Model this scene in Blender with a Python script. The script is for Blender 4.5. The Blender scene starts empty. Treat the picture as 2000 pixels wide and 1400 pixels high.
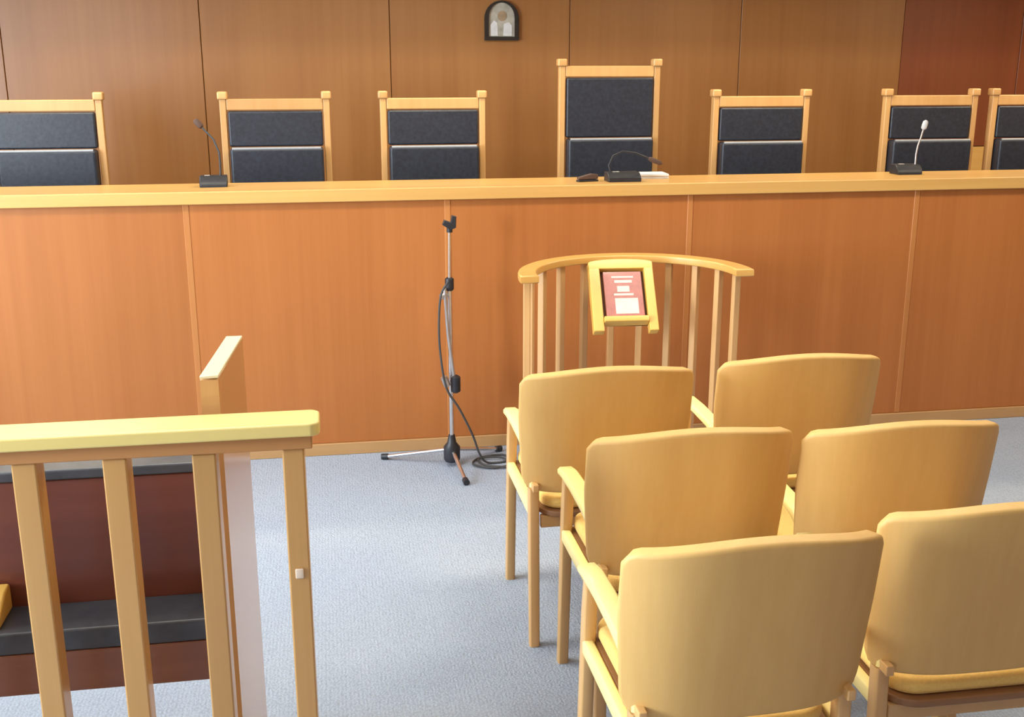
import bpy, bmesh, math, random
from mathutils import Vector, Matrix

random.seed(7)
R = math.radians
scene = bpy.context.scene
C = scene.collection

# ------------------------------------------------------------------ camera
F_PX = 2150.0
cam_d = bpy.data.cameras.new('camera')
cam_d.sensor_fit = 'HORIZONTAL'
cam_d.sensor_width = 36.0
cam_d.lens = F_PX * 36.0 / 2000.0
cam_d.clip_start = 0.05
cam = bpy.data.objects.new('camera', cam_d)
C.objects.link(cam)
cam.location = (0, 0, 1.70)
cam.rotation_euler = (R(90) - math.atan(580.0 / F_PX), 0, R(-9.4))
scene.camera = cam

# ------------------------------------------------------------------ world, lights, exposure
world = bpy.data.worlds.new('world')
scene.world = world
world.use_nodes = True
wn = world.node_tree
wn.nodes['Background'].inputs[0].default_value = (0.80, 0.90, 1.0, 1)
wn.nodes['Background'].inputs[1].default_value = 1.0

vs = scene.view_settings
vs.view_transform = 'Standard'
vs.look = 'None'
vs.gamma = 1.0
vs.use_curve_mapping = False
vs.exposure = 0.2


def area(name, loc, rot, sx, sy, power, col):
    d = bpy.data.lights.new(name, 'AREA')
    d.shape = 'RECTANGLE'
    d.size, d.size_y = sx, sy
    d.energy = power
    d.color = col
    o = bpy.data.objects.new(name, d)
    o.location = loc
    o.rotation_euler = rot
    C.objects.link(o)
    return o


# room extents
XL, XR, YB, YF, ZC = -3.4, 5.3, -1.9, 6.80, 3.15
WINDOWS = [(1.05, 1.70), (1.95, 3.15), (3.40, 4.60)]          # daylight windows in the left wall (y ranges)
WZ0, WZ1 = 0.85, 2.40
for i, (a, b) in enumerate(WINDOWS):
    area('daylight_window', (XL - 0.02, (a + b) / 2, (WZ0 + WZ1) / 2), (0, R(-90), 0), WZ1 - WZ0 - 0.1, b - a - 0.1,
         (175, 105, 42)[i], (0.80, 0.90, 1.0))
RW = (-3.1, -1.9)                                             # daylight window in the rear wall (x range)
area('daylight_window', ((RW[0] + RW[1]) / 2, YB - 0.02, (WZ0 + WZ1) / 2), (R(90), 0, 0), RW[1] - RW[0] - 0.1, WZ1 - WZ0 - 0.1, 13, (0.84, 0.92, 1.0))
LAMPS = [(-0.7, 3.3), (1.7, 3.3), (4.1, 3.3), (0.5, 0.2)]   # ceiling fittings
for (x, y) in LAMPS:
    area('ceiling_lamp_light', (x, y, ZC - 0.075), (0, 0, 0), 1.1, 0.5, 32 if y > 2 else 2, (1.0, 0.88, 0.68))

DAIS_Z = 2.32                                                 # underside of an unseen slab added to shade the upper back wall
DAIS_FILLS = [-1.4, 0.5, 2.4, 4.3]                            # unseen warm strips added to brighten the lower back wall
for x in DAIS_FILLS:
    area('dais_fill_light', (x, 5.46, DAIS_Z - 0.012), (0, 0, 0), 0.9, 0.12, 15, (1.0, 0.84, 0.58))

# ------------------------------------------------------------------ materials


def new_mat(name):
    m = bpy.data.materials.new(name)
    m.use_nodes = True
    nt = m.node_tree
    return m, nt, nt.nodes['Principled BSDF']


def wood(name, light, dark, rough=0.4, axis='Z', coat=0.0, grain=1.0, vary=0.10, spec=0.5):
    """Straight grained veneer: long stretched noise along one object axis; each object gets its own offset and tone."""
    m, nt, b = new_mat(name)
    N, L = nt.nodes, nt.links
    tc = N.new('ShaderNodeTexCoord')
    info = N.new('ShaderNodeObjectInfo')
    mul = N.new('ShaderNodeVectorMath'); mul.operation = 'SCALE'
    mul.inputs[0].default_value = (13.1, 7.7, 19.3)
    L.new(info.outputs['Random'], mul.inputs['Scale'])
    add = N.new('ShaderNodeVectorMath'); add.operation = 'ADD'
    L.new(tc.outputs['Object'], add.inputs[0]); L.new(mul.outputs[0], add.inputs[1])
    sc = {'X': (0.7, 26, 26), 'Y': (26, 0.7, 26), 'Z': (26, 26, 0.7)}[axis]
    mp = N.new('ShaderNodeMapping'); mp.inputs['Scale'].default_value = sc
    L.new(add.outputs[0], mp.inputs[0])
    n1 = N.new('ShaderNodeTexNoise'); n1.inputs['Scale'].default_value = 1.0 * grain
    n1.inputs['Detail'].default_value = 6; n1.inputs['Roughness'].default_value = 0.62
    L.new(mp.outputs[0], n1.inputs['Vector'])
    mp2 = N.new('ShaderNodeMapping'); mp2.inputs['Scale'].default_value = tuple(s * (0.14 if s > 1 else 0.7) for s in sc)
    L.new(add.outputs[0], mp2.inputs[0])
    n2 = N.new('ShaderNodeTexNoise'); n2.inputs['Scale'].default_value = 1.0; n2.inputs['Detail'].default_value = 2
    L.new(mp2.outputs[0], n2.inputs['Vector'])
    mx = N.new('ShaderNodeMath'); mx.operation = 'MULTIPLY_ADD'
    mx.inputs[1].default_value = 0.55
    L.new(n1.outputs['Fac'], mx.inputs[0])
    hf = N.new('ShaderNodeMath'); hf.operation = 'MULTIPLY'; hf.inputs[1].default_value = 0.45
    L.new(n2.outputs['Fac'], hf.inputs[0]); L.new(hf.outputs[0], mx.inputs[2])
    rp = N.new('ShaderNodeValToRGB')
    rp.color_ramp.elements[0].position = 0.30; rp.color_ramp.elements[0].color = (*dark, 1)
    rp.color_ramp.elements[1].position = 0.68; rp.color_ramp.elements[1].color = (*light, 1)
    L.new(mx.outputs[0], rp.inputs[0])
    hsv = N.new('ShaderNodeHueSaturation')
    mr = N.new('ShaderNodeMapRange'); mr.inputs['To Min'].default_value = 1 - vary; mr.inputs['To Max'].default_value = 1 + vary
    L.new(info.outputs['Random'], mr.inputs['Value']); L.new(mr.outputs[0], hsv.inputs['Value'])
    L.new(rp.outputs[0], hsv.inputs['Color']); L.new(hsv.outputs[0], b.inputs['Base Color'])
    bp = N.new('ShaderNodeBump'); bp.inputs['Strength'].default_value = 0.06; bp.inputs['Distance'].default_value = 0.002
    L.new(n1.outputs['Fac'], bp.inputs['Height']); L.new(bp.outputs[0], b.inputs['Normal'])
    b.inputs['Roughness'].default_value = rough
    b.inputs['Specular IOR Level'].default_value = spec
    b.inputs['Coat Weight'].default_value = coat
    b.inputs['Coat Roughness'].default_value = 0.12
    return m


def plain(name, col, rough=0.5, metal=0.0, noise=0.0, nscale=40, bump=0.0, coat=0.0, sheen=0.0):
    m, nt, b = new_mat(name)
    N, L = nt.nodes, nt.links
    tc = N.new('ShaderNodeTexCoord')
    n = N.new('ShaderNodeTexNoise'); n.inputs['Scale'].default_value = nscale; n.inputs['Detail'].default_value = 4
    L.new(tc.outputs['Object'], n.inputs['Vector'])
    rp = N.new('ShaderNodeValToRGB')
    rp.color_ramp.elements[0].position = 0.3; rp.color_ramp.elements[1].position = 0.7
    rp.color_ramp.elements[0].color = (*[c * (1 - noise) for c in col], 1)
    rp.color_ramp.elements[1].color = (*[min(1, c * (1 + noise)) for c in col], 1)
    L.new(n.outputs['Fac'], rp.inputs[0]); L.new(rp.outputs[0], b.inputs['Base Color'])
    if bump:
        bp = N.new('ShaderNodeBump'); bp.inputs['Strength'].default_value = bump; bp.inputs['Distance'].default_value = 0.003
        L.new(n.outputs['Fac'], bp.inputs['Height']); L.new(bp.outputs[0], b.inputs['Normal'])
    b.inputs['Roughness'].default_value = rough
    b.inputs['Metallic'].default_value = metal
    b.inputs['Coat Weight'].default_value = coat
    b.inputs['Sheen Weight'].default_value = sheen
    return m


def carpet_mat():
    m, nt, b = new_mat('carpet_blue_grey')
    N, L = nt.nodes, nt.links
    tc = N.new('ShaderNodeTexCoord')
    v = N.new('ShaderNodeTexVoronoi'); v.inputs['Scale'].default_value = 150
    L.new(tc.outputs['Object'], v.inputs['Vector'])
    n = N.new('ShaderNodeTexNoise'); n.inputs['Scale'].default_value = 1.6; n.inputs['Detail'].default_value = 5
    L.new(tc.outputs['Object'], n.inputs['Vector'])
    w = N.new('ShaderNodeTexWave'); w.inputs['Scale'].default_value = 28; w.inputs['Distortion'].default_value = 1.5
    w.inputs['Detail'].default_value = 2
    L.new(tc.outputs['Object'], w.inputs['Vector'])
    rp = N.new('ShaderNodeValToRGB')
    rp.color_ramp.elements[0].position = 0.0; rp.color_ramp.elements[0].color = (0.42, 0.485, 0.58, 1)
    rp.color_ramp.elements[1].position = 0.75; rp.color_ramp.elements[1].color = (0.33, 0.38, 0.46, 1)
    L.new(v.outputs['Distance'], rp.inputs[0])
    rp2 = N.new('ShaderNodeValToRGB')
    rp2.color_ramp.elements[0].position = 0.35; rp2.color_ramp.elements[0].color = (0.90, 0.92, 0.95, 1)
    rp2.color_ramp.elements[1].position = 0.65; rp2.color_ramp.elements[1].color = (1, 1, 1, 1)
    L.new(n.outputs['Fac'], rp2.inputs[0])
    m1 = N.new('ShaderNodeMix'); m1.data_type = 'RGBA'; m1.blend_type = 'MULTIPLY'; m1.inputs[0].default_value = 1
    L.new(rp.outputs[0], m1.inputs[6]); L.new(rp2.outputs[0], m1.inputs[7])
    rp3 = N.new('ShaderNodeValToRGB')
    rp3.color_ramp.elements[0].color = (0.90, 0.91, 0.92, 1); rp3.color_ramp.elements[1].color = (1, 1, 1, 1)
    L.new(w.outputs['Fac'], rp3.inputs[0])
    m2 = N.new('ShaderNodeMix'); m2.data_type = 'RGBA'; m2.blend_type = 'MULTIPLY'; m2.inputs[0].default_value = 1
    L.new(m1.outputs[2], m2.inputs[6]); L.new(rp3.outputs[0], m2.inputs[7])
    L.new(m2.outputs[2], b.inputs['Base Color'])
    bp = N.new('ShaderNodeBump'); bp.inputs['Strength'].default_value = 0.5; bp.inputs['Distance'].default_value = 0.004
    L.new(v.outputs['Distance'], bp.inputs['Height']); L.new(bp.outputs[0], b.inputs['Normal'])
    b.inputs['Roughness'].default_value = 0.95
    b.inputs['Specular IOR Level'].default_value = 0.15
    return m


M = {}
M['carpet'] = carpet_mat()
M['wall_wood'] = wood('wall_veneer', (0.355, 0.158, 0.046), (0.29, 0.118, 0.032), 0.42, 'Z', 0.1, 1.0, 0.06)
M['wall_red'] = wood('dark_red_veneer', (0.26, 0.070, 0.022), (0.20, 0.050, 0.016), 0.45, 'Z', 0.0, 1.0, 0.05)
M['bench_wood'] = wood('bench_veneer', (0.41, 0.148, 0.040), (0.335, 0.112, 0.027), 0.42, 'Z', 0.0, 1.0, 0.10, 0.35)
M['batten'] = wood('bench_batten_wood', (0.50, 0.205, 0.062), (0.43, 0.165, 0.046), 0.42, 'Z', 0.0, 1.0, 0.10, 0.35)
M['ledge'] = wood('ledge_wood', (0.70, 0.42, 0.13), (0.60, 0.33, 0.095), 0.38, 'X', 0.2)
M['baseboard'] = wood('baseboard_wood', (0.50, 0.29, 0.12), (0.42, 0.23, 0.09), 0.4, 'X', 0.1)
M['chair_frame'] = wood('chair_beech', (0.68, 0.42, 0.17), (0.58, 0.33, 0.12), 0.38, 'Z', 0.2)
M['arm_wood'] = wood('arm_beech', (0.92, 0.78, 0.32), (0.86, 0.70, 0.26), 0.36, 'Y', 0.25)
M['back_fabric'] = wood('chair_back_veneer', (0.70, 0.44, 0.145), (0.62, 0.365, 0.11), 0.55, 'Z', 0.0, 1.6, 0.04)
M['seat_fabric'] = plain('seat_yellow_fabric', (0.82, 0.55, 0.15), 0.8, 0, 0.06, 160, 0.15, 0, 0.2)
M['tray'] = wood('seat_tray_wood', (0.30, 0.15, 0.06), (0.24, 0.11, 0.045), 0.5, 'X')
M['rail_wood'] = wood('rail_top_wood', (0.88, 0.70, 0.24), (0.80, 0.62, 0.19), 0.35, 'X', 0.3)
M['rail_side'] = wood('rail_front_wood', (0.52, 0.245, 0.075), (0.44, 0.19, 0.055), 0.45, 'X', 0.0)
M['baluster'] = wood('baluster_wood', (0.56, 0.31, 0.095), (0.46, 0.235, 0.065), 0.36, 'Z', 0.25)
M['stand_wood'] = wood('stand_wood', (0.66, 0.40, 0.17), (0.56, 0.31, 0.12), 0.38, 'Z', 0.2)
M['stand_rail'] = wood('stand_rail_wood', (0.72, 0.42, 0.12), (0.62, 0.33, 0.08), 0.35, 'X', 0.25)
M['lectern'] = wood('reading_desk_wood', (0.76, 0.47, 0.10), (0.68, 0.39, 0.075), 0.38, 'Z', 0.2)
M['throne'] = wood('throne_wood', (0.62, 0.37, 0.15), (0.54, 0.29, 0.105), 0.38, 'Z', 0.2)
M['leather'] = plain('navy_leather', (0.022, 0.027, 0.040), 0.40, 0, 0.25, 60, 0.15)
M['edge_highlight'] = plain('grey_highlight', (0.30, 0.32, 0.35), 0.4, 0, 0.05)  # grey that paints the highlight along the cushion edge
M['pew_dark'] = wood('pew_mahogany', (0.17, 0.045, 0.022), (0.12, 0.03, 0.014), 0.4, 'X', 0.1)
M['pew_apron'] = wood('pew_apron_wood', (0.26, 0.10, 0.045), (0.20, 0.07, 0.03), 0.4, 'X', 0.1)
M['pew_end'] = wood('pew_end_wood', (0.60, 0.32, 0.12), (0.50, 0.25, 0.085), 0.22, 'Z', 0.6, 0.8)
M['pew_lit_top'] = wood('pew_end_lit_top', (0.86, 0.74, 0.46), (0.80, 0.66, 0.39), 0.4, 'Y', 0.1)  # paler wood painting the lamplight on top of the end board
M['vinyl'] = plain('black_vinyl', (0.052, 0.056, 0.064), 0.36, 0, 0.2, 30, 0.1)
M['chrome'] = plain('chrome', (0.75, 0.75, 0.76), 0.22, 1.0, 0.03)
M['steel'] = plain('brushed_steel', (0.55, 0.54, 0.54), 0.4, 0.9, 0.05)
M['black'] = plain('black_plastic', (0.018, 0.019, 0.024), 0.45, 0, 0.2)
M['cable'] = plain('grey_rubber_cable', (0.05, 0.05, 0.05), 0.6, 0, 0.1)
M['mic_pale'] = plain('pale_foam', (0.50, 0.52, 0.55), 0.8, 0, 0.1, 120, 0.3)
M['mic_brown'] = plain('brown_foam', (0.09, 0.05, 0.035), 0.8, 0, 0.1, 120, 0.3)
M['paper'] = plain('paper', (0.78, 0.77, 0.74), 0.7, 0, 0.02)
M['icon_frame'] = plain('icon_black_frame', (0.020, 0.016, 0.015), 0.35, 0, 0.2)
M['icon_field'] = plain('icon_pale_field', (0.42, 0.40, 0.34), 0.5, 0, 0.25, 22)
M['icon_robe'] = plain('icon_pale_robe', (0.66, 0.68, 0.70), 0.5, 0, 0.1, 30)
M['icon_head'] = plain('icon_brown_wash', (0.34, 0.25, 0.16), 0.5, 0, 0.2, 30)
M['book'] = plain('book_red_cover', (0.42, 0.13, 0.11), 0.35, 0, 0.12, 40, 0, 0.4)
M['book_pale'] = plain('book_pale_print', (0.78, 0.60, 0.54), 0.4, 0, 0.08, 60)
M['pages'] = plain('book_pages', (0.72, 0.66, 0.52), 0.8, 0, 0.05)
M['recess'] = plain('dark_recess', (0.13, 0.06, 0.03), 0.7, 0, 0.1)
M['plaster'] = plain('white_plaster', (0.70, 0.68, 0.63), 0.9, 0, 0.02, 8)
M['ceiling'] = plain('ceiling_white', (0.72, 0.71, 0.68), 0.9, 0, 0.02, 8)
M['frame_white'] = plain('window_frame_white', (0.75, 0.75, 0.74), 0.4, 0, 0.02)
M['tag'] = plain('pale_metal_plate', (0.75, 0.60, 0.45), 0.35, 0.1, 0.05)
gm, gnt, gb = new_mat('window_glass')
gb.inputs['Transmission Weight'].default_value = 1.0
gb.inputs['Roughness'].default_value = 0.0
gb.inputs['IOR'].default_value = 1.02
M['glass'] = gm
em, ent, eb = new_mat('lamp_diffuser')
eb.inputs['Base Color'].default_value = (0.9, 0.88, 0.8, 1)
eb.inputs['Emission Color'].default_value = (1.0, 0.92, 0.78, 1)
eb.inputs['Emission Strength'].default_value = 2.0
M['diffuser'] = em


# ------------------------------------------------------------------ geometry helpers
class MB:
    """Collects shapes into one mesh object."""

    def __init__(self):
        self.bm = bmesh.new()

    def _merge(self, b):
        me = bpy.data.meshes.new('tmp')
        b.to_mesh(me); b.free()
        self.bm.from_mesh(me)
        bpy.data.meshes.remove(me)

    def box(self, c, s, bev=0.0, rot=None, seg=2):
        b = bmesh.new()
        bmesh.ops.create_cube(b, size=1)
        bmesh.ops.scale(b, vec=s, verts=b.verts)
        if bev:
            bmesh.ops.bevel(b, geom=list(b.edges), offset=bev, segments=seg, affect='EDGES', profile=0.5)
        if rot is not None:
            bmesh.ops.rotate(b, cent=(0, 0, 0), matrix=rot, verts=b.verts)
        bmesh.ops.translate(b, vec=c, verts=b.verts)
        self._merge(b)
        return self

    def span(self, x0, x1, y0, y1, z0, z1, bev=0.0, seg=2):
        return self.box(((x0 + x1) / 2, (y0 + y1) / 2, (z0 + z1) / 2), (x1 - x0, y1 - y0, z1 - z0), bev, None, seg)

    def tube(self, pts, r, n=10, caps=True):
        b = bmesh.new()
        pts = [Vector(p) for p in pts]
        rr = r if isinstance(r, (list, tuple)) else [r] * len(pts)
        rings = []
        ref = None
        for i, p in enumerate(pts):
            t = (pts[min(i + 1, len(pts) - 1)] - pts[max(i - 1, 0)]).normalized()
            if ref is None:
                ref = Vector((0, 0, 1)) if abs(t.z) < 0.9 else Vector((1, 0, 0))
            a = (ref - t * ref.dot(t)).normalized()
            ref = a
            c = t.cross(a)
            rings.append([b.verts.new(p + (a * math.cos(q) + c * math.sin(q)) * rr[i])
                          for q in [2 * math.pi * k / n for k in range(n)]])
        for i in range(len(rings) - 1):
            for k in range(n):
                b.faces.new((rings[i][k], rings[i][(k + 1) % n], rings[i + 1][(k + 1) % n], rings[i + 1][k]))
        if caps:
            b.faces.new(rings[0][::-1]); b.faces.new(rings[-1])
        bmesh.ops.recalc_face_normals(b, faces=b.faces)
        self._merge(b)
        return self

    def sweep_yz(self, x, path, w, t, bev=0.004):
        """Rectangular bar of width w (along x) and thickness t swept along a path in the y-z plane."""
        b = bmesh.new()
        P = [Vector((0, p[0], p[1])) for p in path]
        tt = t if isinstance(t, (list, tuple)) else [t] * len(P)
        ww = w if isinstance(w, (list, tuple)) else [w] * len(P)
        rings = []
        for i, p in enumerate(P):
            d = (P[min(i + 1, len(P) - 1)] - P[max(i - 1, 0)]).normalized()
            nrm = Vector((0, -d.z, d.y))
            h, k = ww[i] / 2, tt[i] / 2
            e = min(bev, h * 0.6, k * 0.6)
            prof = [(-h + e, -k), (h - e, -k), (h, -k + e), (h, k - e), (h - e, k), (-h + e, k), (-h, k - e), (-h, -k + e)]
            rings.append([b.verts.new(p + Vector((x + u, 0, 0)) + nrm * v) for u, v in prof])
        for i in range(len(rings) - 1):
            for k in range(8):
                b.faces.new((rings[i][k], rings[i][(k + 1) % 8], rings[i + 1][(k + 1) % 8], rings[i + 1][k]))
        b.faces.new(rings[0][::-1]); b.faces.new(rings[-1])
        bmesh.ops.recalc_face_normals(b, faces=b.faces)
        self._merge(b)
        return self

    def prism(self, poly, axis, a0, a1, bev=0.0):
        """Polygon (2D) extruded along axis from a0 to a1."""
        b = bmesh.new()

        def mk(p, a):
            return {'X': (a, p[0], p[1]), 'Y': (p[0], a, p[1]), 'Z': (p[0], p[1], a)}[axis]
        lo = [b.verts.new(mk(p, a0)) for p in poly]
        hi = [b.verts.new(mk(p, a1)) for p in poly]
        n = len(poly)
        fa = b.faces.new(lo); fb = b.faces.new(hi[::-1])
        for i in range(n):
            b.faces.new((lo[i], lo[(i + 1) % n], hi[(i + 1) % n], hi[i]))
        bmesh.ops.recalc_face_normals(b, faces=b.faces)
        if bev:
            es = [e for e in b.edges if (e.verts[0] in lo and e.verts[1] in lo) or (e.verts[0] in hi and e.verts[1] in hi)]
            bmesh.ops.bevel(b, geom=es, offset=bev, segments=2, affect='EDGES', profile=0.5)
        self._merge(b)
        return self

    def ring(self, outer, inner, axis, a0, a1):
        """Frame between two closed outlines with the same number of points, extruded along axis."""
        b = bmesh.new()

        def mk(p, a):
            return {'X': (a, p[0], p[1]), 'Y': (p[0], a, p[1]), 'Z': (p[0], p[1], a)}[axis]
        V = [[b.verts.new(mk(p, a)) for p in pl] for pl in (outer, inner) for a in (a0, a1)]
        oa, ob, ia, ib = V
        n = len(outer)
        for i in range(n):
            j = (i + 1) % n
            for q in ((oa[i], oa[j], ob[j], ob[i]), (ia[j], ia[i], ib[i], ib[j]), (oa[j], oa[i], ia[i], ia[j]), (ob[i], ob[j], ib[j], ib[i])):
                b.faces.new(q)
        bmesh.ops.recalc_face_normals(b, faces=b.faces)
        self._merge(b)
        return self

    def lathe(self, prof, n=20, c=(0, 0, 0)):
        b = bmesh.new()
        rings = [[b.verts.new((c[0] + r * math.cos(2 * math.pi * k / n), c[1] + r * math.sin(2 * math.pi * k / n), c[2] + z))
                  for k in range(n)] for r, z in prof]
        for i in range(len(rings) - 1):
            for k in range(n):
                b.faces.new((rings[i][k], rings[i][(k + 1) % n], rings[i + 1][(k + 1) % n], rings[i + 1][k]))
        b.faces.new(rings[0][::-1]); b.faces.new(rings[-1])
        bmesh.ops.recalc_face_normals(b, faces=b.faces)
        self._merge(b)
        return self

    def ball(self, c, r, sz=(1, 1, 1), u=16, v=10):
        b = bmesh.new()
        bmesh.ops.create_uvsphere(b, u_segments=u, v_segments=v, radius=r)
        bmesh.ops.scale(b, vec=sz, verts=b.verts)
        bmesh.ops.translate(b, vec=c, verts=b.verts)
        self._merge(b)
        return self

    def build(self, name, mat, parent=None, smooth=True, loc=None):
        me = bpy.data.meshes.new(name)
        self.bm.to_mesh(me); self.bm.free()
        me.materials.append(M[mat])
        if smooth:
            me.shade_smooth()
            me.set_sharp_from_angle(angle=R(50))
        o = bpy.data.objects.new(name, me)
        C.objects.link(o)
        if smooth:
            wm = o.modifiers.new('weighted_normals', 'WEIGHTED_NORMAL')
            wm.keep_sharp = True
            wm.weight = 80
        o.parent = parent
        if loc:
            o.location = loc
        return o


def tag(o, label, cat, group=None):
    o['label'] = label
    o['category'] = cat
    if group:
        o['group'] = group
    return o


def thing(name, loc, rz=0.0, label=None, cat=None, group=None):
    o = bpy.data.objects.new(name, None)
    o.empty_display_size = 0.1
    C.objects.link(o)
    o.location = loc
    o.rotation_euler = (0, 0, rz)
    if label:
        tag(o, label, cat, group)
    return o


def struct(o):
    o['kind'] = 'structure'
    return o


def copy_tree(o, parent=None):
    c = o.copy()
    C.objects.link(c)
    c.parent = parent
    for ch in list(o.children):
        copy_tree(ch, c)
    return c


# ------------------------------------------------------------------ the room
struct(MB().span(XL, XR, YB, YF + 0.1, -0.1, 0).build('floor', 'carpet', smooth=False))
struct(MB().span(XL, XR, YB, YF + 0.1, ZC, ZC + 0.1).build('ceiling', 'ceiling', smooth=False))
struct(MB().span(XR, XR + 0.1, YB, YF + 0.1, 0, ZC).build('wall_right', 'wall_wood', smooth=False))
struct(MB().span(XL - 0.1, RW[0], YB - 0.1, YB, 0, ZC).span(RW[1], XR + 0.1, YB - 0.1, YB, 0, ZC).span(RW[0], RW[1], YB - 0.1, YB, 0, WZ0).span(RW[0], RW[1], YB - 0.1, YB, WZ1, ZC).build('wall_rear', 'wall_wood', smooth=False))
# left wall with three window openings
wl = MB()
ys = [YB] + [v for w in WINDOWS for v in w] + [YF + 0.1]
for i in range(0, len(ys), 2):
    wl.span(XL - 0.1, XL, ys[i], ys[i + 1], 0, ZC)
for a, b in WINDOWS:
    wl.span(XL - 0.1, XL, a, b, 0, WZ0).span(XL - 0.1, XL, a, b, WZ1, ZC)
struct(wl.build('wall_left', 'plaster', smooth=False))
for i, (a, b) in enumerate(WINDOWS):
    w = thing('window_%d' % (i + 1), (XL - 0.06, (a + b) / 2, WZ0))
    struct(w)
    hw, hh = (b - a) / 2, WZ1 - WZ0
    MB().ring([(-hw, 0), (hw, 0), (hw, hh), (-hw, hh)], [(-hw + .05, .05), (hw - .05, .05), (hw - .05, hh - .05), (-hw + .05, hh - .05)],
              'X', -0.03, 0.03).build('window_frame', 'frame_white', w, False)
    MB().span(-0.006, 0.0, -hw + .05, hw - .05, .05, hh - .05).build('pane', 'glass', w, False)

w = struct(thing('window_4', ((RW[0] + RW[1]) / 2, YB - 0.06, WZ0)))
hw, hh = (RW[1] - RW[0]) / 2, WZ1 - WZ0
MB().ring([(-hw, 0), (hw, 0), (hw, hh), (-hw, hh)], [(-hw + .05, .05), (hw - .05, .05), (hw - .05, hh - .05), (-hw + .05, hh - .05)],
          'Y', -0.03, 0.03).build('window_frame', 'frame_white', w, False)
MB().span(-hw + .05, hw - .05, -0.006, 0.0, .05, hh - .05).build('pane', 'glass', w, False)

# back wall: backing with separate veneer panels, thin shadow joints between them
wb = struct(MB().span(XL - 0.1, XR + 0.1, YF + 0.02, YF + 0.12, 0, ZC).build('wall_back', 'recess', smooth=False))
PW = 1.085
x = -0.69 - 3 * PW
edges = []
while x < 3.65 - 0.01:
    edges.append((max(x, XL), x + PW)); x += PW
for a, b in edges:
    if b <= XL + .02:
        continue
    MB().span(-(b - a) / 2 + .002, (b - a) / 2 - .002, 0, 0.02, 0.30, ZC, 0.002, 1).build('panel', 'wall_wood', wb, False, ((a + b) / 2, YF, 0))
for a, b in ((3.65, 4.48), (4.48, XR)):
    MB().span(-(b - a) / 2 + .002, (b - a) / 2 - .002, 0.006, 0.02, 1.16, ZC, 0.002, 1).build('panel', 'wall_red', wb, False, ((a + b) / 2, YF, 0))
    MB().span(-(b - a) / 2 + .002, (b - a) / 2 - .002, 0, 0.02, 0.30, 1.155, 0.002, 1).build('panel', 'ledge', wb, False, ((a + b) / 2, YF, 0))

# raised dais behind the judges' bench
DZ = 0.30
struct(MB().span(XL, XR, 5.05, YF, 0, DZ).build('floor_dais', 'carpet', smooth=False))

struct(MB().span(XL, XR, 5.35, YF, DAIS_Z, ZC).build('wall_shade_slab', 'ceiling', smooth=False))  # out of view, added to keep lamp light off the upper wall

# ceiling lamps
LAMP_LABELS = ['white rectangular ceiling lamp with glowing diffuser above the railing and pew',
               'white rectangular ceiling lamp with glowing diffuser above the witness stand',
               'white rectangular ceiling lamp with glowing diffuser beside the right-hand wood wall',
               'white rectangular ceiling lamp at the back of the room, behind the armchairs']
for i, (x, y) in enumerate(LAMPS):
    l = thing('ceiling_lamp', (x, y, ZC), 0, LAMP_LABELS[i], 'ceiling lamp', 'ceiling lamps')
    MB().ring([(-.62, -.32), (.62, -.32), (.62, .32), (-.62, .32)], [(-.57, -.27), (.57, -.27), (.57, .27), (-.57, .27)], 'Z', -0.07, 0.0).build('frame', 'frame_white', l, False)
    MB().span(-.57, .57, -.27, .27, -0.06, -0.05).build('diffuser', 'diffuser', l, False)

for i, x in enumerate(DAIS_FILLS):  # added fill light for the lower wall, out of view
    l = thing('fill_strip', (x, 5.46, DAIS_Z), 0, 'added unseen warm fill strip for the lower back wall, ' + ('above the leaning microphone',
              'beside the arched icon', "between the tall chair and dark red panelling", 'nearest the right-hand wood wall')[i], 'ceiling lamp', 'added fill strips over the dais')
    MB().ring([(-.48, -.09), (.48, -.09), (.48, .09), (-.48, .09)], [(-.455, -.065), (.455, -.065), (.455, .065), (-.455, .065)], 'Z', -0.02, 0.0).build('frame', 'frame_white', l, False)
    MB().span(-.455, .455, -.065, .065, -0.008, -0.001).build('diffuser', 'diffuser', l, False)

# ------------------------------------------------------------------ judges' bench
BY = 4.72
bench = thing('judges_bench', (0.5, BY, 0), 0, "long wooden judges' bench with veneer front panels and pale overhanging ledge", 'bench')
seams = [0.5 + 1.0875 * k - 0.5 for k in range(-3, 5)]      # local x of the panel joints (0 = joint by the microphone stand)
seams = [XL - 0.5 + .01] + [s for s in seams if XL - 0.5 + .3 < s < XR - 0.5] + [XR - 0.5 - .01]
for a, b in zip(seams[:-1], seams[1:]):
    MB().span(-(b - a) / 2 + .0015, (b - a) / 2 - .0015, 0, 0.028, 0.055, 1.128, 0.0015, 1).build('panel', 'bench_wood', bench, False, ((a + b) / 2, 0, 0))
for s in seams[1:-1]:
    MB().span(-.013, .013, -0.0025, 0.004, 0.055, 1.128, 0.002, 1).build('batten', 'batten', bench, False, (s, 0, 0))
MB().span(seams[0], seams[-1], -0.012, 0.03, 0.0, 0.054, 0.003).build('baseboard', 'baseboard', bench)
MB().span(seams[0], seams[-1], -0.025, 0.31, 1.129, 1.183, 0.005).build('ledge', 'ledge', bench)
MB().span(seams[0], seams[-1], 0.03, 0.06, 0.0, 1.128).build('carcass', 'recess', bench, False)


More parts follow.
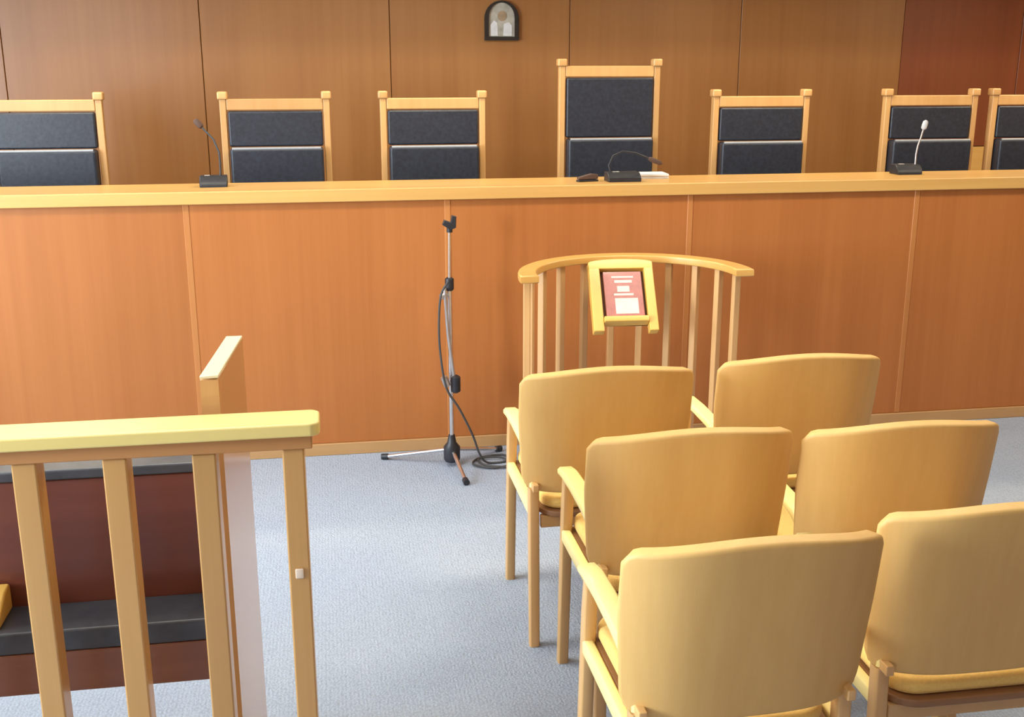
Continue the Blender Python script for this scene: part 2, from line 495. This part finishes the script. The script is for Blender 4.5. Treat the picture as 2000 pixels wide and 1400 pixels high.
# ------------------------------------------------------------------ judges' chairs behind the bench
def throne(tall=False):
    t = thing('judge_chair', (0, 0, DZ))
    top = 1.390 if tall else 1.232          # top of posts above the dais
    hw = 0.275
    for s in (-1, 1):
        p = MB().span(-.016, .016, -.022, .022, 0, top, 0.004).build('post', 'throne', t, True, (s * (hw - .020), 0, 0))
        MB().span(-.025, .025, -.030, .030, top - .016, top + .024, 0.008).build('finial', 'throne', p)
        # front legs and arms
        MB().span(-.02, .02, -.02, .02, 0, 0.64, 0.004).build('leg', 'throne', t, True, (s * (hw - .02), -0.50, 0))
        MB().span(-.03, .03, -.55, -.02, 0.64, 0.67, 0.008).build('armrest', 'throne', t, True, (s * (hw - .02), 0, 0))
    MB().span(-hw + .037, hw - .037, -.02, .02, top - .068, top - .012, 0.005).build('top_rail', 'throne', t)
    split = 1.012 if tall else 0.985
    # upper leather panel, slightly cushioned
    MB().span(-hw + .042, hw - .042, -.028, .015, split, top - .072, 0.010, 3).build('back_panel', 'leather', t)
    # lower cushion stands proud, a grey strip paints the highlight on its rounded top edge
    bc = MB().span(-hw + .044, hw - .044, -.075, .012, 0.50, split - .004, 0.016, 4).build('back_cushion', 'leather', t)
    MB().tube([(-hw + .056, -.0665, split - .0075), (hw - .056, -.0665, split - .0075)], .0075, 8).build('edge_highlight', 'edge_highlight', bc)
    MB().span(-hw + .037, hw - .037, -.52, .0, 0.36, 0.42, 0.004).build('seat_frame', 'throne', t)
    MB().span(-hw + .045, hw - .045, -.54, -.05, 0.42, 0.50, 0.025, 3).build('seat', 'leather', t)
    MB().span(-hw + .037, hw - .037, -.015, .015, 0.16, 0.20, 0.004).build('stretcher', 'throne', t)
    return t


GRP = "judges' chairs behind the bench"
low = throne(False)
tallc = throne(True)
TY = 5.80
specs = [
    (-1.350, 0.01, "low navy leather judge's chair at the bench end, beyond the chair by the leaning microphone"),
    (-0.249, 0.005, "low navy leather judge's chair behind the dark microphone with the leaning stalk"),
    (0.546, 0.0, "low navy leather judge's chair beside the tall one, nearer the floor microphone stand"),
    (2.322, -0.01, "low navy leather judge's chair beside the tall one, with no microphone before it"),
    (3.311, -0.03, "low navy leather judge's chair behind the microphone with the pale head"),
    (3.952, -0.03, "low navy leather judge's chair squeezed close against its neighbour before dark red panelling"),
]
for i, (x, rz, lab) in enumerate(specs):
    o = low if i == 0 else copy_tree(low)
    o.location = (x, TY, DZ); o.rotation_euler.z = rz
    tag(o, lab, 'chair', GRP)
tallc.location = (1.478, TY, DZ)
tag(tallc, "tall presiding judge's chair with high navy leather back below the arched icon", 'chair', GRP)


# ------------------------------------------------------------------ gooseneck microphones and papers on the ledge
LZ = 1.183


def desk_mic(loc, rz, base, neck, head, hr, headmat, label):
    m = thing('desk_microphone', loc, rz, label, 'microphone')
    bx, by, bz = base
    MB().prism([(-by / 2, 0), (by / 2, 0), (by / 2, bz), (-by / 2 * .3, bz), (-by / 2, bz * .45)], 'X', -bx / 2, bx / 2, 0.004).build('base', 'black', m)
    MB().span(-bx * .32, -bx * .12, -by * .12, by * .08, bz, bz + .004, 0.0015, 1).build('button', 'steel', m)
    MB().tube(neck, 0.0042, 8).build('gooseneck', 'steel' if headmat == 'mic_pale' else 'black', m)
    d = Vector(neck[-1]) - Vector(neck[-2]); d.normalize()
    e = Vector(neck[-1])
    MB().tube([e, e + d * head * .15, e + d * head * .5, e + d * head * .85, e + d * head], [hr * .5, hr * .95, hr, hr * .9, hr * .4], 12).build('head', headmat, m)
    return m


desk_mic((-0.485, 4.895, LZ), 0.05, (0.115, 0.085, 0.045),
         [(.03, .0, .04), (.032, .005, .09), (.03, .02, .14), (.010, .035, .195), (-.035, .05, .245)], .045, .014, 'mic_brown',
         'black desk microphone whose stalk leans over its dark head on the bench ledge')
desk_mic((1.30, 4.82, LZ), 0.0, (0.15, 0.09, 0.04),
         [(-.055, .0, .035), (-.065, .0, .07), (-.045, .005, .112), (.0, .01, .130), (.06, .012, .122), (.12, .014, .098)], .07, .011, 'mic_brown',
         "black desk microphone with drooping stalk beside papers before the tall judge's chair")
desk_mic((2.714, 4.915, LZ), 0.0, (0.125, 0.085, 0.045),
         [(.045, .0, .04), (.047, .005, .09), (.055, .01, .13), (.07, .015, .17), (.08, .018, .205)], .045, .013, 'mic_pale',
         'black desk microphone with upright stalk and pale head on the bench ledge')
pp = MB()
for k in range(5):
    pp.box((random.uniform(-.004, .004), random.uniform(-.004, .004), 0.0025 + k * .004), (.20, .12, .0036), 0, Matrix.Rotation(random.uniform(-.05, .05), 3, 'Z'))
tag(pp.build('paper_stack', 'paper', smooth=False, loc=(1.44, 4.955, LZ)), 'small stack of white papers behind the drooping microphone on the ledge', 'papers')
cm = thing('stapler', (1.14, 4.83, LZ), 0.3, "small dark stapler on the ledge before the tall judge's chair", 'stapler')
MB().span(-.05, .05, -.014, .014, 0, .008, .002).build('base', 'black', cm)
MB().prism([(-.048, .010), (.050, .010), (.050, .030), (.02, .034), (-.048, .020)], 'Y', -.012, .012, .003).build('arm', 'mic_brown', cm)

# ------------------------------------------------------------------ arched icon on the back wall


def arch(hw, h0, r_scale=1.0, n=14):
    pts = [(-hw, 0), (hw, 0)]
    pts += [(hw * math.cos(a), h0 + hw * r_scale * math.sin(a)) for a in [math.pi * k / n for k in range(n + 1)]]
    return pts


ic = thing('arched_icon', (1.060, YF - 0.001, 1.822), 0, 'small arched icon in a dark frame hung on the wood wall', 'icon')
MB().ring(arch(.103, .125, 1.0), [(p[0] * .76, .022 + p[1] * .86) for p in arch(.103, .125, 1.0)], 'Y', -.026, 0).build('frame', 'icon_frame', ic, False)
MB().prism([(p[0] * .78, .018 + p[1] * .87) for p in arch(.103, .125, 1.0)], 'Y', -.012, -.002).build('picture', 'icon_field', ic, False)
MB().prism([(-.066, .026), (-.022, .026), (-.026, .10), (-.045, .115), (-.066, .09)], 'Y', -.0145, -.011).build('pale_shape', 'icon_robe', ic, False)
MB().prism([(.010, .026), (.062, .026), (.062, .085), (.045, .105), (.014, .095)], 'Y', -.0145, -.011).build('pale_shape', 'icon_robe', ic, False)
MB().prism([(.004 + .028 * math.cos(a), .140 + .030 * math.sin(a)) for a in [2 * math.pi * k / 14 for k in range(14)]], 'Y', -.0145, -.011).build('brown_shape', 'icon_head', ic, False)

# ------------------------------------------------------------------ curved witness stand with reading desk
SX, SY = 1.162, 4.053
RO, RI = 0.463, 0.392
ws = thing('witness_stand', (SX, SY, 0), 0, 'curved wooden witness stand of slender balusters under an arched handrail', 'witness stand')


def arc_poly(ro, ri, a0, a1, n=28, sy=0.92):
    A = [a0 + (a1 - a0) * k / n for k in range(n + 1)]
    return [(ro * math.cos(a), ro * sy * math.sin(a)) for a in A] + [(ri * math.cos(a), ri * sy * math.sin(a)) for a in reversed(A)]


MB().prism(arc_poly(RO, RI, R(-4), R(184)), 'Z', 0.888, 0.919, 0.006).build('handrail', 'stand_rail', ws)
MB().prism(arc_poly(RO - .008, RI + .008, R(-2), R(182)), 'Z', 0.0, 0.035, 0.004).build('bottom_rail', 'stand_rail', ws)
for k in range(11):
    a = R(8 + 164 * k / 10)
    MB().box((0, 0, 0.4615), (.028, .028, .853), .004, Matrix.Rotation(a, 3, 'Z')).build('baluster', 'stand_wood', ws, True,
        (.428 * math.cos(a), .428 * .92 * math.sin(a), 0))
# reading desk: sloping framed box hung inside the handrail, facing the speaker
DESK = Matrix.Translation((1.150, 4.165, 0.682)) @ Matrix.Rotation(R(-4), 4, 'Z') @ Matrix.Rotation(R(-36), 4, 'X')   # local z runs up the slope
W2 = .132
rd = MB().span(-W2 + .03, W2 - .03, .010, .018, 0.0, .255).build('reading_desk', 'recess', ws, False)
rd.matrix_local = Matrix.Translation((-SX, -SY, 0)) @ DESK
MB().span(-W2, -W2 + .044, -.022, .022, -.035, .262, .004).build('side_rail', 'lectern', rd)
MB().span(W2 - .038, W2, -.022, .022, -.035, .262, .004).build('side_rail', 'lectern', rd)
MB().prism([(-W2, .238), (W2, .238), (W2, .266)] + [(W2 * math.cos(a), .266 + .016 * math.sin(a)) for a in [math.pi * k / 10 for k in range(1, 10)]] + [(-W2, .266)],
           'Y', -.0225, .0225, .003).build('top_rail', 'lectern', rd)
MB().span(-W2 + .044, W2 - .038, -.038, .022, 0.0, .024, .004).build('book_stop', 'lectern', rd)
MB().tube([(0, .018, .19), (0, .10, .18), (0, .19, .22)], .010, 10).build('bracket', 'lectern', rd)
bk = thing('red_book', (0, 0, 0), 0, 'closed red book with pale printed cover lying in the sloping reading desk', 'book')
bk.matrix_world = DESK @ Matrix.Translation((.004, 0, .129))
MB().span(-.078, .078, -.010, -.006, -.100, .100, .001, 1).build('front_cover', 'book', bk, False)
MB().span(-.076, .075, -.006, .007, -.098, .098).build('page_block', 'pages', bk, False)
MB().span(-.078, .078, .007, .0095, -.100, .100, .001, 1).build('back_cover', 'book', bk, False)
for z0, z1, xa, xb in ((.072, .080, -.045, .045), (.050, .062, -.034, .038), (.010, .036, -.025, .025), (-.006, .003, -.040, .040)):
    MB().span(xa, xb, -.0108, -.0098, z0, z1).build('cover_print', 'book_pale', bk, False)
MB().span(-.038, .056, -.0108, -.0098, -.086, -.018).build('cover_print', 'book_pale', bk, False)

# ------------------------------------------------------------------ folded microphone stand in front of the bench
MX, MY = 0.480, 4.50
ms = thing('microphone_stand', (MX, MY, 0), 0, 'chrome tripod microphone stand with boom folded down, by the bench front', 'microphone stand')
MB().tube([(0, 0, .06), (0, 0, .80)], .0095, 12).build('lower_pole', 'chrome', ms)
MB().tube([(0, 0, .78), (.004, 0, 1.035)], .0065, 12).build('upper_pole', 'chrome', ms)
cl = MB().tube([(.004, 0, 1.02), (.004, 0, 1.045)], .012, 10).build('clip_mount', 'black', ms)
MB().prism([(-.030, .052), (.004, .030), (.026, .040), (.028, .085), (.010, .090), (.004, .062), (-.022, .072)], 'Y', -.013, .013, .003).build('microphone_clip', 'black', ms, True, (.004, 0, 1.0))
MB().lathe([(.012, 0), (.019, .006), (.019, .05), (.012, .056)], 14, (0, 0, .775)).build('clutch', 'black', ms)
kn = MB().tube([(-.012, -.012, .765), (-.040, -.018, .752)], .013, 10).build('clutch_knob', 'steel', ms)
MB().tube([(-.022, -.020, .79), (-.012, -.024, .60), (.016, -.022, .36)], .0075, 10).build('boom_arm', 'steel', ms)
MB().lathe([(.010, 0), (.021, .008), (.021, .070), (.010, .078)], 14, (.018, -.022, .335)).build('counterweight', 'black', ms)
MB().tube([(-.018, -.030, .37), (-.034, -.034, .41)], .015, 10).build('boom_clip', 'steel', ms)
MB().lathe([(.030, 0), (.036, .010), (.036, .065), (.020, .085), (.014, .12)], 16, (0, 0, .02)).build('base_hub', 'black', ms)
for ex, ey in ((-.285, .115), (.031, -.24), (.225, .135)):
    lg = MB().tube([(ex * .08, ey * .08, .07), (ex, ey, .014)], .0085, 10).build('leg', 'chrome', ms)
    d = Vector((ex, ey, 0)).normalized() * .014
    MB().tube([(ex - d.x, ey - d.y, .0165), (ex + d.x, ey + d.y, .0135)], .0135, 10).build('rubber_foot', 'black', lg)


def smooth_path(ctrl, n=8):
    """Catmull-Rom through control points."""
    P = [Vector(p) for p in ctrl]
    P = [P[0]] + P + [P[-1]]
    out = []
    for i in range(1, len(P) - 2):
        for k in range(n):
            t = k / n
            a, b, c, d = P[i - 1], P[i], P[i + 1], P[i + 2]
            out.append(0.5 * ((2 * b) + (c - a) * t + (2 * a - 5 * b + 4 * c - d) * t * t + (3 * b - a - 3 * c + d) * t ** 3))
    out.append(P[-2])
    return out


cab = [(-.010, -.04, .82), (-.042, -.046, .76), (-.052, -.05, .62), (-.044, -.05, .48), (-.022, -.048, .36), (.03, -.05, .27), (.085, -.04, .15), (.12, -.03, .05),
       (.16, -.02, .008), (.25, .0, .007), (.235, .075, .007), (.13, .05, .008), (.09, -.03, .009), (.17, -.085, .009), (.26, -.05, .010), (.21, .035, .012), (.12, .02, .013), (.14, -.06, .013),
       (.24, -.09, .010), (.32, -.075, .007), (.42, -.05, .007)]
cb = MB().tube(smooth_path(cab), .0048, 8).build('cable', 'cable', ms)
cb['label'] = 'dark cable hanging from the stand and coiled on the carpet'


# ------------------------------------------------------------------ visitors' armchairs
def rounded_rect(x0, x1, y0, y1, r, n=6):
    out = []
    for cx, cy, a0 in ((x1 - r, y1 - r, 0), (x0 + r, y1 - r, 90), (x0 + r, y0 + r, 180), (x1 - r, y0 + r, 270)):
        for k in range(n + 1):
            a = R(a0 + 90 * k / n)
            out.append((cx + r * math.cos(a), cy + r * math.sin(a)))
    return out


def back_shell(thick=0.036):
    """Curved back, crowned top edge, sides wrapping forward, closed solid with rounded rim."""
    b = bmesh.new()
    nx, nz = 28, 14
    HW, ZB, ZT = 0.261, 0.492, 0.842

    def outline(u, v):
        # rounded rectangle parametrisation
        s = abs(u)
        w = HW * (0.955 + 0.045 * min(1, v * 1.6))
        zt = ZT + 0.030 * (1 - s * s)
        zb = ZB - 0.006 * (1 - s * s)
        rc = 0.026 if v > .5 else 0.045
        xx = s * w
        d = max(0, xx - (w - rc))
        cut = rc - math.sqrt(max(0, rc * rc - d * d))
        top, bot = zt - cut * .8, zb + cut
        return math.copysign(xx, u), bot + (top - bot) * v

    def ypos(x, z):
        s = abs(x) / HW
        return -0.250 - 0.052 * (z - ZB) / (ZT - ZB) + 0.072 * s ** 3.6

    V = {}
    for side in (0, 1):
        for i in range(nx + 1):
            u = math.sin((2 * i / nx - 1) * math.pi / 2)
            u = 0.5 * u + 0.5 * (2 * i / nx - 1)
            for j in range(nz + 1):
                v = j / nz
                x, z = outline(u, v)
                y = ypos(x, z)
                e = 1e-3
                n = Vector((-(ypos(x + e, z) - ypos(x - e, z)) / (2 * e), 1, -(ypos(x, z + e) - ypos(x, z - e)) / (2 * e))).normalized()
                p = Vector((x, y, z)) + n * (thick if side else 0)
                V[side, i, j] = b.verts.new(p)
    for i in range(nx):
        for j in range(nz):
            b.faces.new((V[0, i, j], V[0, i + 1, j], V[0, i + 1, j + 1], V[0, i, j + 1]))
            b.faces.new((V[1, i, j], V[1, i, j + 1], V[1, i + 1, j + 1], V[1, i + 1, j]))
    rim = [(i, 0) for i in range(nx)] + [(nx, j) for j in range(nz)] + [(i, nz) for i in range(nx, 0, -1)] + [(0, j) for j in range(nz, 0, -1)]
    for k in range(len(rim)):
        p, q = rim[k], rim[(k + 1) % len(rim)]
        b.faces.new((V[0, p[0], p[1]], V[1, p[0], p[1]], V[1, q[0], q[1]], V[0, q[0], q[1]]))
    bmesh.ops.recalc_face_normals(b, faces=b.faces)
    es = [e for e in b.edges if len(e.link_faces) == 2 and e.link_faces[0].normal.angle(e.link_faces[1].normal) > R(50)]
    bmesh.ops.bevel(b, geom=es, offset=0.009, segments=3, affect='EDGES', profile=0.5)
    m = MB(); m._merge(b)
    return m


def armchair():
    t = thing('armchair', (0, 0, 0))
    back_shell().build('backrest', 'back_fabric', t)
    # cushion with rounded corners and a soft crown
    cu = MB(); cu.prism(rounded_rect(-.186, .186, -.225, .245, .065), 'Z', .430, .468, .013); cu.build('seat', 'seat_fabric', t)
    MB().prism(rounded_rect(-.1935, .1935, -.240, .250, .07), 'Z', .412, .4295, .004).build('seat_tray', 'tray', t)
    for s in (-1, 1):
        x = s * .209
        MB().sweep_yz(x, [(.212, .600), (.200, .604), (.15, .612), (.05, .614), (-.08, .608), (-.135, .598), (-.172, .578), (-.194, .546), (-.203, .500)],
                      [.036, .046, .048, .048, .048, .046, .040, .034, .030], [.018, .024, .026, .026, .026, .028, .031, .034, .036], .007).build('armrest', 'arm_wood', t)
        MB().sweep_yz(s * .206, [(.178, .592), (.190, .50), (.203, .30), (.222, 0)], .030, [.030, .036, .036, .030], .005).build('leg', 'chair_frame', t)
        MB().sweep_yz(s * .211, [(-.203, .499), (-.206, .44), (-.211, .34), (-.231, 0)], .030, [.036, .037, .038, .030], .005).build('leg', 'chair_frame', t)
        MB().sweep_yz(s * .209, [(.182, .418), (-.192, .418)], .026, .036, .005).build('side_rail', 'arm_wood', t)
        MB().span(s * .211 - .009, s * .211 + .009, -.246, -.205, .497, .520, .003).build('back_bracket', 'chair_frame', t)
    MB().span(-.19, .19, .150, .172, .372, .411, .004).build('cross_rail', 'chair_frame', t)
    MB().span(-.19, .19, -.215, -.195, .372, .411, .004).build('cross_rail', 'chair_frame', t)
    return t


AG = "visitors' armchairs in rows"
chair0 = armchair()
chairs = [
    (0.762, 3.165, 0.010, 'tan armchair in the row before the witness stand, on the open carpet side'),
    (1.362, 3.205, 0.005, "tan armchair in the row before the witness stand, farther from the microphone stand"),
    (0.826, 2.607, 0.010, 'tan armchair in the middle row, on the open carpet side'),
    (1.350, 2.575, 0.000, 'tan armchair in the middle row, farther from the wooden railing'),
    (0.748, 2.005, 0.015, 'tan armchair in the row farthest from the bench, on the open carpet side'),
    (1.292, 2.078, -0.005, 'tan armchair in the row farthest from the bench, set a little forward of its neighbour'),
]
for i, (x, y, rz, lab) in enumerate(chairs):
    o = chair0 if i == 0 else copy_tree(chair0)
    o.location = (x, y, 0); o.rotation_euler.z = rz
    tag(o, lab, 'armchair', AG)

# ------------------------------------------------------------------ dock railing
ry = 2.18
rl = thing('dock_railing', (-0.9, ry, 0), 0, 'wooden railing with square balusters and pale yellow handrail before the dark pew', 'railing')
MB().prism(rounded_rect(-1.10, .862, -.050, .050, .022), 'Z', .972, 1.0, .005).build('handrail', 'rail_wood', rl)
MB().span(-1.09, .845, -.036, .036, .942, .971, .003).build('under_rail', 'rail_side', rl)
bx_ = [-0.612 + .9 - .173 * k for k in range(1, 5)][::-1] + [-0.612 + .9, -0.442 + .9, -0.270 + .9]
for x in bx_:
    MB().span(-.0235, .0235, -.03, .03, .07, .942, .004).build('baluster', 'baluster', rl, True, (x, 0, 0))
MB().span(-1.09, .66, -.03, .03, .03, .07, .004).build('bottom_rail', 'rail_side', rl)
ep = MB().span(-.022, .022, -.028, .028, 0, .942, .004).build('end_post', 'baluster', rl, True, (-0.094 + .9, 0, 0))
MB().span(-.0085, .0085, -.033, -.027, .655, .677, .002, 1).build('latch_plate', 'tag', ep)
MB().span(-.03, .03, -.035, .035, 0, .03, .004).build('foot', 'rail_side', rl, True, (-1.05, 0, 0))

# ------------------------------------------------------------------ dark pew behind the railing
pw = thing('dock_pew', (-1.3, 2.50, 0), 0, 'dark wooden pew with black padded seat and tall pale end board behind the railing', 'pew')
ox = 1.3
x0, x1 = -2.35 + ox, -0.2885 + ox
pe = MB().prism([(-.019, -.20), (.019, -.20), (.045, .15), (.007, .15)], 'Z', 0, 1.055, .003).build('end_board', 'pew_end', pw, True, (-0.266 + ox, 0, 0))
MB().prism([(-.019, -.20), (.019, -.20), (.045, .15), (.007, .15)], 'Z', 1.0552, 1.062, .002).build('lit_top', 'pew_lit_top', pe, True)  # thin pale layer added as the lit top face of the board
MB().span(-.0185, .0185, -.20, .15, 0, 1.06, .003).build('end_board', 'pew_end', pw, True, (-2.37 + ox, 0, 0))
MB().span(x0, x1, -.012, .014, .43, .779, .003).build('back_panel', 'pew_dark', pw)
MB().span(x0, x1, -.020, .060, .780, .806, .006).build('back_pad', 'vinyl', pw)
MB().span(x0, x1, -.15, -.012, .420, .474, .007, 3).build('seat_pad', 'vinyl', pw)
MB().span(x0, x1, -.148, -.120, .318, .4195, .003).build('apron', 'pew_apron', pw)
MB().span(x0, x1, -.12, .014, .400, .4195, .002).build('seat_board', 'pew_dark', pw)
MB().prism([(-.13, .4745), (-.021, .4745), (-.021, .535), (-.06, .535), (-.13, .50)], 'X', -.05, .03, .006).build('seat_divider', 'lectern', pw, True, (-0.795 + ox, 0, 0))
